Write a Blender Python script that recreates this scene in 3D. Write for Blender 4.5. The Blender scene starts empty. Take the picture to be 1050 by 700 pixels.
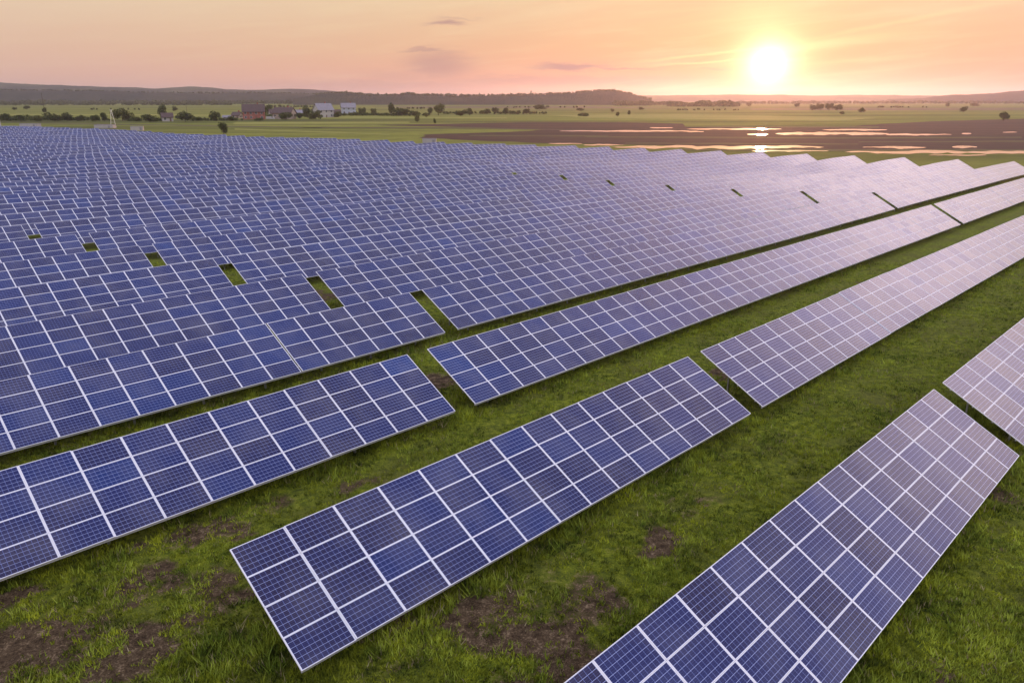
import bpy, bmesh, math, random
import numpy as np
from mathutils import Vector, Matrix, Euler
R = math.radians
random.seed(7)
rng = np.random.default_rng(7)
S = bpy.context.scene
C = S.collection

# ------------------------------------------------------------------ camera
H, PITCH, FPX = 14.58, R(17.75), 774.85
cam_data = bpy.data.cameras.new('camera'); cam = bpy.data.objects.new('camera', cam_data); C.objects.link(cam)
cam_data.sensor_width = 36.0; cam_data.lens = 36.0 * FPX / 1050.0
cam_data.clip_start = 0.5; cam_data.clip_end = 40000
cam.location = (0, 0, H); cam.rotation_euler = (R(90) - PITCH, 0, 0)
S.camera = cam

# ------------------------------------------------------------------ sun, sky, exposure
SUN_EL, SUN_AZ = R(2.15), R(17.69)          # azimuth clockwise from +Y
SDIR = Vector((math.sin(SUN_AZ) * math.cos(SUN_EL), math.cos(SUN_AZ) * math.cos(SUN_EL), math.sin(SUN_EL)))
sun_d = bpy.data.lights.new('sun', 'SUN'); sun_d.energy = 2.0; sun_d.angle = R(0.6); sun_d.color = (1.0, 0.40, 0.17)
sun = bpy.data.objects.new('sun', sun_d); C.objects.link(sun)
sun.rotation_euler = SDIR.to_track_quat('Z', 'Y').to_euler(); sun.location = (0, 0, 60)

W = bpy.data.worlds.new('World'); S.world = W; W.use_nodes = True
def build_world():
    nt = W.node_tree; nt.nodes.clear(); N = nt.nodes; L = nt.links
    def node(t, **k):
        n = N.new(t)
        for a, b in k.items(): setattr(n, a, b)
        return n
    def val(x, sock):
        if isinstance(x, (int, float)): sock.default_value = x
        else: L.new(x, sock)
    def m(op, a, b=None, c=None, clamp=False):
        n = node('ShaderNodeMath', operation=op, use_clamp=clamp); val(a, n.inputs[0])
        if b is not None: val(b, n.inputs[1])
        if c is not None: val(c, n.inputs[2])
        return n.outputs[0]
    def ramp(f, stops):
        n = node('ShaderNodeValToRGB'); e = n.color_ramp.elements
        while len(e) > 1: e.remove(e[0])
        e[0].position = stops[0][0]; e[0].color = (*stops[0][1], 1)
        for p, c in stops[1:]:
            q = e.new(p); q.color = (*c, 1)
        L.new(f, n.inputs[0]); return n.outputs[0]
    def mix(f, a, b, mode='MIX'):
        n = node('ShaderNodeMix', data_type='RGBA', blend_type=mode); val(f, n.inputs[0])
        for x, s in ((a, n.inputs[6]), (b, n.inputs[7])):
            if isinstance(x, tuple): s.default_value = (*x, 1)
            else: L.new(x, s)
        return n.outputs[2]
    tc = node('ShaderNodeTexCoord'); nm = node('ShaderNodeVectorMath', operation='NORMALIZE'); L.new(tc.outputs['Generated'], nm.inputs[0])
    sp = node('ShaderNodeSeparateXYZ'); L.new(nm.outputs[0], sp.inputs[0])
    el = m('MULTIPLY', m('ARCSINE', sp.outputs[2]), 180 / math.pi)
    az = m('MULTIPLY', m('ARCTAN2', sp.outputs[0], sp.outputs[1]), 180 / math.pi)
    daz = m('SUBTRACT', az, math.degrees(SUN_AZ)); de = m('SUBTRACT', el, math.degrees(SUN_EL))
    elr = m('DIVIDE', el, 90.0, clamp=True)
    # sky colour by elevation, away from the sun and towards it
    away = ramp(elr, [(0.0, (.80, .50, .44)), (.012, (.86, .54, .42)), (.035, (.86, .58, .42)), (.075, (.90, .71, .50)), (.14, (.90, .76, .66)), (.3, (.90, .84, .92)), (.6, (.68, .69, .94)), (1.0, (.60, .63, .92))])
    near = ramp(elr, [(0.0, (.90, .40, .22)), (.015, (.95, .38, .19)), (.04, (.94, .50, .22)), (.08, (.95, .68, .36)), (.15, (1.35, 1.02, .84)), (.3, (1.35, 1.12, 1.10)), (.42, (1.0, .92, 1.0)), (.6, (.78, .78, 1.0)), (1.0, (.68, .72, 1.0))])
    cosd = node('ShaderNodeVectorMath', operation='DOT_PRODUCT'); L.new(nm.outputs[0], cosd.inputs[0]); cosd.inputs[1].default_value = SDIR
    ang = m('MULTIPLY', m('ARCCOSINE', m('MINIMUM', cosd.outputs['Value'], 0.9999999)), 180 / math.pi)
    side = m('POWER', m('SUBTRACT', 1.0, m('DIVIDE', ang, 62.0, clamp=True)), 1.3)
    base = mix(side, away, near)
    # clouds: thin streaks, stretched along the horizon
    cv = node('ShaderNodeCombineXYZ'); L.new(m('MULTIPLY', az, .10), cv.inputs[0]); L.new(m('ADD', m('MULTIPLY', el, 1.1), m('MULTIPLY', az, -.09)), cv.inputs[1])
    n1 = node('ShaderNodeTexNoise'); L.new(cv.outputs[0], n1.inputs['Vector']); n1.inputs['Scale'].default_value = 1.3; n1.inputs['Detail'].default_value = 7; n1.inputs['Roughness'].default_value = .55; n1.inputs['Distortion'].default_value = .4
    wisp = m('MULTIPLY', m('SUBTRACT', n1.outputs['Fac'], .5), 3.2)
    wispm = m('MULTIPLY', wisp, m('ADD', .10, m('MULTIPLY', side, .42)))
    base = mix(m('MAXIMUM', wispm, 0.0, clamp=True), base, (1.0, .80, .48))
    base = mix(m('MULTIPLY', m('MAXIMUM', m('MULTIPLY', wispm, -1.0), 0.0), .55, clamp=True), base, (.84, .42, .26))
    # separate dark cloud bars, soft lens shapes: (azimuth, elevation, half width, half height, strength)
    n2 = node('ShaderNodeTexNoise'); cv2 = node('ShaderNodeCombineXYZ'); L.new(m('MULTIPLY', az, .55), cv2.inputs[0]); L.new(m('MULTIPLY', el, 2.6), cv2.inputs[1]); L.new(cv2.outputs[0], n2.inputs['Vector']); n2.inputs['Scale'].default_value = 1.0; n2.inputs['Detail'].default_value = 6
    wob = m('SUBTRACT', n2.outputs['Fac'], .5)
    dark = None
    for (a0, e0, wa, we, st) in ((4.3, 2.2, 2.6, .24, 1.0), (7.6, 2.1, 2.6, .12, .8), (-4.6, 5.05, 1.2, .17, .75), (-3.9, 5.35, 1.5, .10, .3), (-6.0, 3.3, 1.6, .14, .6), (-5.2, 2.3, 2.3, 1.0, .62),
                                 (-7.5, 1.5, 3.2, .5, .25), (-8.0, .95, 9.0, .35, .4), (4.0, 1.25, 9.5, .38, .55), (-5.6, 7.05, 1.0, .10, .35), (14.3, 1.95, 1.1, .10, .5)):
        dx = m('DIVIDE', m('SUBTRACT', m('ADD', az, m('MULTIPLY', wob, 1.2)), a0), wa)
        dy = m('DIVIDE', m('SUBTRACT', m('ADD', el, m('MULTIPLY', wob, .85)), e0 + .0), we)
        r2 = m('ADD', m('MULTIPLY', dx, dx), m('MULTIPLY', dy, dy))
        g = m('MULTIPLY', m('EXPONENT', m('MULTIPLY', m('POWER', r2, 1.4), -1.0)), st)
        dark = g if dark is None else m('MAXIMUM', dark, g)
    base = mix(m('MULTIPLY', dark, .95, clamp=True), base, (.44, .24, .25))
    # bright filaments through the sun
    fil = None
    for (a0, e0, wa, we, sl, st) in ((13.6, 2.95, 4.2, .11, .095, .8), (13.6, 2.45, 3.4, .09, .05, .8), (20.6, 3.4, 4.6, .36, .12, .75), (25.0, 4.6, 6.5, .16, .17, .4), (16.4, 5.5, 2.6, .8, .1, .5), (23.0, 2.4, 3.0, .2, .05, .3)):
        dx = m('DIVIDE', m('SUBTRACT', az, a0), wa)
        dy = m('DIVIDE', m('SUBTRACT', m('SUBTRACT', m('ADD', el, m('MULTIPLY', wob, .35)), e0), m('MULTIPLY', m('SUBTRACT', az, a0), sl)), we)
        g = m('MULTIPLY', m('EXPONENT', m('MULTIPLY', m('ADD', m('MULTIPLY', dx, dx), m('MULTIPLY', dy, dy)), -1.0)), st)
        fil = g if fil is None else m('MAXIMUM', fil, g)
    base = mix(m('MULTIPLY', fil, .75, clamp=True), base, (1.05, .86, .42))
    # aureole of the sun
    def gauss(sig, ax=1.0):
        q = m('ADD', m('POWER', m('DIVIDE', m('MULTIPLY', daz, ax), sig), 2.0), m('POWER', m('DIVIDE', de, sig), 2.0))
        return m('EXPONENT', m('MULTIPLY', q, -1.0))
    def add(col, f, c):
        n = node('ShaderNodeVectorMath', operation='SCALE'); n.inputs[0].default_value = c; L.new(f, n.inputs['Scale'])
        k = node('ShaderNodeVectorMath', operation='ADD'); L.new(col, k.inputs[0]); L.new(n.outputs[0], k.inputs[1]); return k.outputs[0]
    base = add(base, gauss(5.0, .7), (.03, .04, .0))
    base = add(base, gauss(3.0), (.06, .12, .0))
    base = add(base, m('EXPONENT', m('DIVIDE', ang, -.78)), (7.5, 6.2, 3.6))
    # added sky glow, out of view to the right, that brightens the panel glare
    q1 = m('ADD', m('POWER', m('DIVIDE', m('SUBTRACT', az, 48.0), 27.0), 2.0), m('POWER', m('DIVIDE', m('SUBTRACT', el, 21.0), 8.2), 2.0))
    glare_glow = m('MULTIPLY', m('EXPONENT', m('MULTIPLY', q1, -1.0)), m('ADD', .55, n1.outputs['Fac']))
    base = add(base, glare_glow, (2.6, 1.92, 1.95))
    q2 = m('ADD', m('POWER', m('DIVIDE', m('SUBTRACT', az, 34.0), 20.0), 2.0), m('POWER', m('DIVIDE', m('SUBTRACT', el, 33.0), 8.5), 2.0))  # second added glow lobe, gives the distant panels a pink sheen
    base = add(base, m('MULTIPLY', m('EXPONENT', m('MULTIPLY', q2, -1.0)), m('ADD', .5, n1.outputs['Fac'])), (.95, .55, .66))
    # added blue-white fill in the unseen sky behind the camera, brightens frames and grass
    back = m('MULTIPLY', m('MULTIPLY', m('ADD', m('MULTIPLY', sp.outputs[1], -1.0), .35), 1.0, clamp=True), m('MULTIPLY', m('ADD', sp.outputs[2], .0), 1.6, clamp=True))
    base = add(base, back, (.78, .80, .95))
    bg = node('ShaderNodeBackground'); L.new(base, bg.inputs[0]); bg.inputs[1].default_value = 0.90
    sky = node('ShaderNodeTexSky', sky_type='NISHITA', sun_disc=False, sun_elevation=SUN_EL, sun_rotation=SUN_AZ, dust_density=2.0, ozone_density=1.5)
    bg2 = node('ShaderNodeBackground'); L.new(sky.outputs[0], bg2.inputs[0]); bg2.inputs[1].default_value = 0.003
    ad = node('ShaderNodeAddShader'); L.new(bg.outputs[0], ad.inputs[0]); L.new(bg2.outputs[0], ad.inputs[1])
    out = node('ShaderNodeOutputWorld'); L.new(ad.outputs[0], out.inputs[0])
build_world()
W.cycles.sampling_method = 'MANUAL'; W.cycles.sample_map_resolution = 2048
S.view_settings.view_transform = 'Standard'; S.view_settings.look = 'None'; S.view_settings.gamma = 1
S.view_settings.use_curve_mapping = False; S.view_settings.exposure = 0.0
S.cycles.use_denoising = True; S.cycles.max_bounces = 6; S.cycles.diffuse_bounces = 3; S.cycles.glossy_bounces = 3
S.cycles.volume_bounces = 1; S.cycles.transparent_max_bounces = 6; S.cycles.sample_clamp_indirect = 6

# ------------------------------------------------------------------ helpers
def tag(o, label=None, cat=None, group=None, kind=None):
    if label: o['label'] = label
    if cat: o['category'] = cat
    if group: o['group'] = group
    if kind: o['kind'] = kind
    return o
def empty(name, loc=(0, 0, 0), rz=0.0):
    o = bpy.data.objects.new(name, None); C.objects.link(o); o.location = loc; o.rotation_euler = (0, 0, rz); o.empty_display_size = .2; return o
def link(name, me, parent=None):
    o = bpy.data.objects.new(name, me); C.objects.link(o)
    if parent: o.parent = parent
    return o
def mesh_np(name, V, F, mats, midx=None, smooth=False):
    """V (n,3); F list of (k,) index arrays all quads or all tris as an (m,k) array"""
    V = np.asarray(V, dtype=np.float32); F = np.asarray(F, dtype=np.int32)
    me = bpy.data.meshes.new(name); k = F.shape[1]; nf = len(F)
    me.vertices.add(len(V)); me.vertices.foreach_set('co', V.ravel())
    me.loops.add(nf * k); me.loops.foreach_set('vertex_index', F.ravel())
    me.polygons.add(nf); me.polygons.foreach_set('loop_start', np.arange(0, nf * k, k, dtype=np.int32))
    me.polygons.foreach_set('loop_total', np.full(nf, k, dtype=np.int32))
    for mt in mats: me.materials.append(mt)
    if midx is not None: me.polygons.foreach_set('material_index', np.asarray(midx, dtype=np.int32))
    me.polygons.foreach_set('use_smooth', np.full(nf, smooth, dtype=bool))
    me.update(calc_edges=True); return me
CUBE_V = np.array([(-1, -1, -1), (1, -1, -1), (1, 1, -1), (-1, 1, -1), (-1, -1, 1), (1, -1, 1), (1, 1, 1), (-1, 1, 1)], float) * .5
CUBE_F = np.array([(0, 3, 2, 1), (4, 5, 6, 7), (0, 1, 5, 4), (1, 2, 6, 5), (2, 3, 7, 6), (3, 0, 4, 7)])
class MB:
    def __init__(s): s.V = []; s.F = []; s.n = 0
    def raw(s, V, F):
        s.V.append(np.asarray(V, float)); s.F.append(np.asarray(F) + s.n); s.n += len(V)
    def box(s, c, size, M=None):
        v = CUBE_V * np.array(size)
        if M is not None: v = v @ np.array(M.to_3x3()).T
        s.raw(v + np.array(c), CUBE_F)
    def bar(s, a, b, w, h):
        a = Vector(a); b = Vector(b); d = b - a
        M = d.to_track_quat('Y', 'Z').to_matrix(); s.box((a + b) / 2, (w, d.length, h), M)
    def tube(s, a, b, r0, r1, n=8):
        a = Vector(a); b = Vector(b); q = (b - a).to_track_quat('Z', 'Y').to_matrix()
        V = []
        for p, r in ((a, r0), (b, r1)):
            for i in range(n):
                V.append(p + q @ Vector((r * math.cos(2 * math.pi * i / n), r * math.sin(2 * math.pi * i / n), 0)))
        F = [(i, (i + 1) % n, n + (i + 1) % n, n + i) for i in range(n)]
        s.raw([tuple(v) for v in V], F)
    def build(s, name, mat, parent=None, smooth=False):
        me = mesh_np(name, np.concatenate(s.V), np.concatenate(s.F), [mat], None, smooth)
        return link(name, me, parent)
def value_noise(x, y, sc, seed=0, oct=4, rough=.5):
    x = np.asarray(x, float) / sc; y = np.asarray(y, float) / sc; tot = 0; amp = 1; s = 0
    for o in range(oct):
        r = np.random.default_rng(seed * 31 + o).random((64, 64))
        xi = np.floor(x).astype(int); yi = np.floor(y).astype(int); fx = x - xi; fy = y - yi
        fx = fx * fx * (3 - 2 * fx); fy = fy * fy * (3 - 2 * fy)
        g = lambda a, b: r[a % 64, b % 64]
        v = (g(xi, yi) * (1 - fx) + g(xi + 1, yi) * fx) * (1 - fy) + (g(xi, yi + 1) * (1 - fx) + g(xi + 1, yi + 1) * fx) * fy
        tot = tot + v * amp; s += amp; amp *= rough; x = x * 2.03 + 7.1; y = y * 2.03 + 3.7
    return tot / s
def smooth01(t): t = np.clip(t, 0, 1); return t * t * (3 - 2 * t)

# a survey of the place: sight lines from the drone meet the level ground at these points
FW = Vector((0, math.cos(PITCH), -math.sin(PITCH))); UP = Vector((0, math.sin(PITCH), math.cos(PITCH))); RT = Vector((1, 0, 0))
def ray(px, py): return RT * (px - 525) + UP * (350 - py) + FW * FPX
def gp(px, py, z=0.0):
    d = ray(px, py); k = (z - H) / d.z; return Vector((d.x * k, d.y * k, z))
def height_at(px, py, Y):
    d = ray(px, py); k = Y / d.y; return Vector((d.x * k, Y, H + d.z * k))
def proj_np(P):
    P = np.asarray(P, float) - np.array([0, 0, H]); z = P @ np.array(FW); x = 525 + FPX * P[..., 0] / z; y = 350 - FPX * (P @ np.array(UP)) / z
    return x, y, z
# rows of the solar field
PSI = R(45.2167); TAU = R(28.81); MW, MH = 1.67, 1.01; LOW = 0.70
U = np.array([math.cos(PSI), math.sin(PSI)]); Wv = np.array([-math.sin(PSI), math.cos(PSI)])
D0, DP = 5.0, 9.95
def end_pattern(k): return 184.0 - 1.93 * (k - 3)
def row_end(k):
    if k <= 13: return end_pattern(k)
    return end_pattern(k) - float(np.interp(k, [13, 14, 19, 23, 28, 36, 43], [2, 4, 8, 13, 15, 5, 11]))
def terrain(X, Y):
    X = np.asarray(X, float); Y = np.asarray(Y, float)
    s = X * U[0] + Y * U[1]; d = X * Wv[0] + Y * Wv[1]; r = np.hypot(X, Y)
    k = (d - D0) / DP
    e = 184 - 1.93 * (k - 3)
    m = smooth01((r - 75) / 90) * smooth01((e - 2 - s) / 30) * smooth01((440 - d) / 20) * smooth01((d - 20) / 30)
    w = .42 * np.sin(d / 9.5 + s / 37 + 1.0) + .30 * np.sin(d / 17.0 - s / 23) + .28 * np.sin(s / 14.0 + d / 60)
    return m * w * .85

# ------------------------------------------------------------------ materials
def new_mat(name):
    m = bpy.data.materials.new(name); m.use_nodes = True; nt = m.node_tree; nt.nodes.clear()
    out = nt.nodes.new('ShaderNodeOutputMaterial'); b = nt.nodes.new('ShaderNodeBsdfPrincipled'); nt.links.new(b.outputs[0], out.inputs[0])
    return m, nt, b
class NB:
    def __init__(s, nt): s.nt = nt; s.L = nt.links
    def node(s, t, **k):
        n = s.nt.nodes.new(t)
        for a, b in k.items(): setattr(n, a, b)
        return n
    def put(s, x, sock):
        if isinstance(x, (int, float)): sock.default_value = x
        elif isinstance(x, tuple): sock.default_value = x if len(x) == len(sock.default_value) else (*x, 1)
        else: s.L.new(x, sock)
    def m(s, op, a, b=None, c=None, clamp=False):
        n = s.node('ShaderNodeMath', operation=op, use_clamp=clamp); s.put(a, n.inputs[0])
        if b is not None: s.put(b, n.inputs[1])
        if c is not None: s.put(c, n.inputs[2])
        return n.outputs[0]
    def mix(s, f, a, b, mode='MIX'):
        n = s.node('ShaderNodeMix', data_type='RGBA', blend_type=mode); s.put(f, n.inputs[0]); s.put(a, n.inputs[6]); s.put(b, n.inputs[7]); return n.outputs[2]
    def noise(s, vec, scale, detail=4, rough=.5, dist=0.0):
        n = s.node('ShaderNodeTexNoise'); n.inputs['Scale'].default_value = scale; n.inputs['Detail'].default_value = detail; n.inputs['Roughness'].default_value = rough; n.inputs['Distortion'].default_value = dist
        if vec is not None: s.L.new(vec, n.inputs['Vector'])
        return n.outputs['Fac']
    def mapping(s, vec, scale, loc=(0, 0, 0), rot=(0, 0, 0)):
        n = s.node('ShaderNodeMapping'); s.L.new(vec, n.inputs[0]); n.inputs['Scale'].default_value = scale; n.inputs['Location'].default_value = loc; n.inputs['Rotation'].default_value = rot; return n.outputs[0]
    def ramp(s, f, stops, interp='LINEAR'):
        n = s.node('ShaderNodeValToRGB'); e = n.color_ramp.elements; n.color_ramp.interpolation = interp
        while len(e) > 1: e.remove(e[0])
        e[0].position = stops[0][0]; e[0].color = (*stops[0][1], 1)
        for p, c in stops[1:]:
            q = e.new(p); q.color = (*c, 1)
        s.L.new(f, n.inputs[0]); return n.outputs[0]
    def rng(s, f, a, b, c=0.0, d=1.0):
        n = s.node('ShaderNodeMapRange'); s.put(f, n.inputs[0]); n.inputs[1].default_value = a; n.inputs[2].default_value = b; n.inputs[3].default_value = c; n.inputs[4].default_value = d; return n.outputs[0]
def simple(name, col, rough=.6, metal=0.0, var=.12, scale=3.0):
    m, nt, b = new_mat(name); q = NB(nt); g = q.node('ShaderNodeNewGeometry')
    n = q.noise(g.outputs['Position'], scale, 5)
    c = q.mix(q.rng(n, .3, .7), tuple(x * (1 - var) for x in col), tuple(min(1, x * (1 + var)) for x in col))
    q.put(c, b.inputs['Base Color']); b.inputs['Roughness'].default_value = rough; b.inputs['Metallic'].default_value = metal
    return m

def mat_glass():
    m, nt, b = new_mat('photovoltaic_glass'); q = NB(nt)
    uv = q.node('ShaderNodeUVMap'); sp = q.node('ShaderNodeSeparateXYZ'); q.L.new(uv.outputs[0], sp.inputs[0])
    gx = q.m('DIVIDE', q.m('SUBTRACT', q.m('MULTIPLY', sp.outputs[0], 1.592), .011), .157)
    gy = q.m('DIVIDE', q.m('SUBTRACT', q.m('MULTIPLY', sp.outputs[1], .958), .004), .1583)
    def line(v, pitch, half):     # 1 on the line between two cells
        f = q.m('ABSOLUTE', q.m('SUBTRACT', q.m('FRACT', q.m('ADD', v, .5)), .5))
        return q.m('LESS_THAN', f, half / pitch)
    lx = line(gx, .155, .0042); ly = line(gy, .157, .0052)
    bus = line(q.m('MULTIPLY', gy, 3.0), .0523, .0016)
    outx = q.m('MAXIMUM', q.m('LESS_THAN', gx, .0), q.m('GREATER_THAN', gx, 10.0)); outy = q.m('MAXIMUM', q.m('LESS_THAN', gy, .0), q.m('GREATER_THAN', gy, 6.0))
    edge = q.m('MAXIMUM', outx, outy)
    at = q.node('ShaderNodeAttribute', attribute_name='seed'); oi = q.node('ShaderNodeObjectInfo')
    wn = q.node('ShaderNodeTexWhiteNoise', noise_dimensions='1D'); q.L.new(q.m('ADD', q.m('MULTIPLY', at.outputs['Fac'], 997.0), q.m('MULTIPLY', oi.outputs['Random'], 731.0)), wn.inputs['W'])
    g = q.node('ShaderNodeNewGeometry')
    # batches: modules from one pallet went up side by side, so tones run along the row
    rot = q.mapping(g.outputs['Position'], (.05, .22, .05), rot=(0, 0, -PSI))
    batch = q.noise(rot, 1.0, 2)
    r = q.m('ADD', q.m('MULTIPLY', wn.outputs['Value'], .62), q.m('MULTIPLY', q.m('SUBTRACT', batch, .32), 1.05))
    cell = q.ramp(r, [(.0, (.016, .008, .034)), (.3, (.014, .010, .052)), (.62, (.009, .013, .090)), (.92, (.005, .022, .135)), (1.0, (.006, .035, .18))])
    # slight grain of the cells, one tone per cell
    cc = q.node('ShaderNodeCombineXYZ'); q.L.new(q.m('FLOOR', gx), cc.inputs[0]); q.L.new(q.m('FLOOR', gy), cc.inputs[1]); q.L.new(wn.outputs['Value'], cc.inputs[2])
    w2 = q.node('ShaderNodeTexWhiteNoise', noise_dimensions='3D'); q.L.new(cc.outputs[0], w2.inputs['Vector'])
    cell = q.mix(q.m('MULTIPLY', w2.outputs['Value'], .35), cell, (.014, .020, .11))
    dustn = q.noise(g.outputs['Position'], .7, 5)
    cell = q.mix(q.rng(dustn, .42, .75, 0, .16), cell, (.30, .27, .25))
    c = q.mix(bus, cell, (.09, .12, .28)); c = q.mix(lx, c, (.16, .21, .48)); c = q.mix(ly, c, (.32, .38, .66)); c = q.mix(edge, c, (.68, .70, .78))
    q.put(c, b.inputs['Base Color']); q.put(q.rng(wn.outputs['Value'], 0, 1, .10, .22), b.inputs['Roughness'])
    b.inputs['IOR'].default_value = 1.38
    bp = q.node('ShaderNodeBump'); bp.inputs['Strength'].default_value = .03; bp.inputs['Distance'].default_value = .02
    q.L.new(q.noise(g.outputs['Position'], 1.1, 3), bp.inputs['Height']); q.L.new(bp.outputs[0], b.inputs['Normal'])
    return m
M_GLASS = mat_glass()
M_ALU = simple('anodised_aluminium', (.74, .75, .81), .45, .1, .04, 6)
M_STEEL = simple('galvanised_steel', (.34, .34, .36), .5, .6, .15, 4)
M_RAIL = simple('pale_steel_rail', (.55, .55, .58), .45, .4, .1, 4)
M_BACK = simple('white_backsheet', (.55, .55, .57), .7, 0, .05, 3)

def mat_ground():
    m, nt, b = new_mat('meadow_ground'); q = NB(nt); g = q.node('ShaderNodeNewGeometry'); P = g.outputs['Position']
    n1 = q.noise(P, .35, 6, .6); n2 = q.noise(P, 3.0, 6, .65); n3 = q.noise(P, 16.0, 5, .7)
    grass = q.ramp(q.m('ADD', q.m('MULTIPLY', n2, .55), q.m('MULTIPLY', n3, .45)), [(.30, (.026, .034, .005)), (.43, (.060, .085, .006)), (.54, (.155, .19, .011)), (.68, (.33, .34, .035))])
    grass = q.mix(q.rng(n1, .42, .66, 0, .6), grass, (.085, .082, .022))
    mud = q.ramp(q.m('ADD', q.m('MULTIPLY', n3, .5), q.m('MULTIPLY', n2, .5)), [(.32, (.016, .009, .005)), (.44, (.050, .032, .017)), (.54, (.11, .075, .042)), (.62, (.27, .20, .12))])
    at = q.node('ShaderNodeAttribute', attribute_name='mud')
    mk = q.rng(q.m('ADD', at.outputs['Fac'], q.m('MULTIPLY', q.m('SUBTRACT', q.m('ADD', q.m('MULTIPLY', n3, .6), q.m('MULTIPLY', n2, .4)), .5), 1.6)), .40, .72)
    near = q.mix(mk, grass, mud)
    # distant meadows: strips of hay grass and pasture
    st = q.noise(q.mapping(P, (.0011, .010, 1), rot=(0, 0, R(-3))), 1.0, 5, .55, .3); st2 = q.noise(q.mapping(P, (.004, .045, 1), rot=(0, 0, R(-2))), 1.0, 4, .5)
    far = q.ramp(q.m('ADD', q.m('MULTIPLY', st, .65), q.m('MULTIPLY', st2, .35)), [(.34, (.060, .052, .024)), (.42, (.085, .095, .016)), (.49, (.145, .165, .020)), (.55, (.21, .22, .035)), (.60, (.085, .10, .018)), (.66, (.17, .18, .025)), (.74, (.22, .19, .05))])
    far = q.mix(q.rng(q.noise(P, .12, 5, .6), .4, .7, 0, .45), far, (.06, .07, .02))
    sp = q.node('ShaderNodeSeparateXYZ'); q.L.new(P, sp.inputs[0])
    dist = q.node('ShaderNodeVectorMath', operation='LENGTH'); q.L.new(P, dist.inputs[0])
    c = q.mix(q.rng(dist.outputs['Value'], 140, 260), near, far)
    q.put(c, b.inputs['Base Color']); b.inputs['Roughness'].default_value = .95; b.inputs['Specular IOR Level'].default_value = .15
    bp = q.node('ShaderNodeBump'); bp.inputs['Strength'].default_value = .7; bp.inputs['Distance'].default_value = .12; q.L.new(q.m('ADD', n3, n2), bp.inputs['Height']); q.L.new(bp.outputs[0], b.inputs['Normal'])
    return m
def mat_field(name, stops, sx=.004, sy=.05, rot=-3):
    m, nt, b = new_mat(name); q = NB(nt); g = q.node('ShaderNodeNewGeometry'); P = g.outputs['Position']
    n = q.m('ADD', q.m('MULTIPLY', q.noise(q.mapping(P, (sx, sy, 1), rot=(0, 0, R(rot))), 1.0, 6, .6, .3), .6), q.m('MULTIPLY', q.noise(P, .15, 6, .7), .4))
    q.put(q.ramp(n, stops), b.inputs['Base Color']); b.inputs['Roughness'].default_value = .9; b.inputs['Specular IOR Level'].default_value = .2
    return m
def mat_leaf(name, a, c, patch=False):
    m, nt, b = new_mat(name); q = NB(nt); g = q.node('ShaderNodeNewGeometry')
    f = g.outputs['Random Per Island']
    if patch:
        pn = q.noise(g.outputs['Position'], .55, 5, .65); pn2 = q.noise(g.outputs['Position'], 2.3, 3, .6)
        f = q.m('ADD', q.m('MULTIPLY', f, .35), q.m('ADD', q.rng(pn, .36, .66, -.25, .60), q.rng(pn2, .3, .7, -.22, .38)), clamp=True)
    q.put(q.ramp(f, [(0, a), (1, c)]), b.inputs['Base Color']); b.inputs['Roughness'].default_value = .7; b.inputs['Specular IOR Level'].default_value = .2
    return m
M_GROUND = mat_ground()

# ------------------------------------------------------------------ ground sheet
def axis(lo, f0, f1, mid, hi, fine=.3, mids=6.0):
    a = list(np.arange(f0, f1 + 1e-6, fine))
    def ext(x, lim, sgn):
        st = fine; out = []
        while (x - lim) * sgn < 0:
            st *= 1.13
            if abs(x) < mid: st = min(st, mids)
            x += st * sgn; out.append(x)
        return out
    return np.array(sorted(ext(f0, lo, -1)) + a + ext(f1, hi, 1))
MUDS = [(290, 515, 1.0, .6), (212, 548, 1.3, .9), (150, 592, 1.4, .5), (35, 665, 4.0, 2.1), (140, 680, 3.2, 1.4), (95, 640, 1.6, .6), (20, 610, 1.6, .5), (190, 650, 1.6, .7), (550, 660, 3.6, 1.7), (495, 622, 1.6, .8), (600, 690, 2.0, .9), (720, 520, .9, .5),
        (676, 551, 1.1, .6), (608, 618, 1.2, .5), (452, 388, 1.6, .9), (735, 380, 1.2, .7), (368, 495, 1.1, .5), (330, 300, 1.2, 2.0), (960, 690, 1.8, .5), (240, 622, 1.6, .6), (400, 640, 1.2, .6), (900, 560, .01, .01), (1010, 480, .6, .4)]
MUDP = [(gp(a, b), r, q) for a, b, r, q in MUDS]
def mud_mask(X, Y):
    n = value_noise(X, Y, 3.2, 3, 5, .6)
    m = smooth01((n - .66) / .16) * .75
    n2 = value_noise(X, Y, 1.3, 9, 4, .6)
    for p, ru, rv in MUDP:
        dx = (X - p.x); dy = (Y - p.y); a = (dx * U[0] + dy * U[1]) / (ru * 1.25); b = (dx * Wv[0] + dy * Wv[1]) / (rv * 1.5)
        m = np.maximum(m, smooth01((1.35 - np.hypot(a, b) + (n2 - .5) * 3.4) / 1.7))
    return np.clip(m, 0, 1)
XS = axis(-9000, -28, 46, 480, 9000); YS = axis(-400, 11, 76, 560, 11000)
GX, GY = np.meshgrid(XS, YS, indexing='xy')
GZ = terrain(GX, GY)
fine = smooth01((90 - np.hypot(GX, GY)) / 20)
MUD = mud_mask(GX, GY) * fine
GZ = GZ + fine * ((value_noise(GX, GY, 2.2, 5, 4) - .5) * .22 - MUD * .04)
nx, ny = len(XS), len(YS)
ii = (np.arange(ny - 1)[:, None] * nx + np.arange(nx - 1)[None, :]).ravel()
me = mesh_np('ground', np.c_[GX.ravel(), GY.ravel(), GZ.ravel()], np.c_[ii, ii + 1, ii + nx + 1, ii + nx], [M_GROUND], None, True)
a = me.attributes.new('mud', 'FLOAT', 'POINT'); a.data.foreach_set('value', MUD.ravel().astype(np.float32))
tag(link('ground', me), kind='structure')

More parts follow.
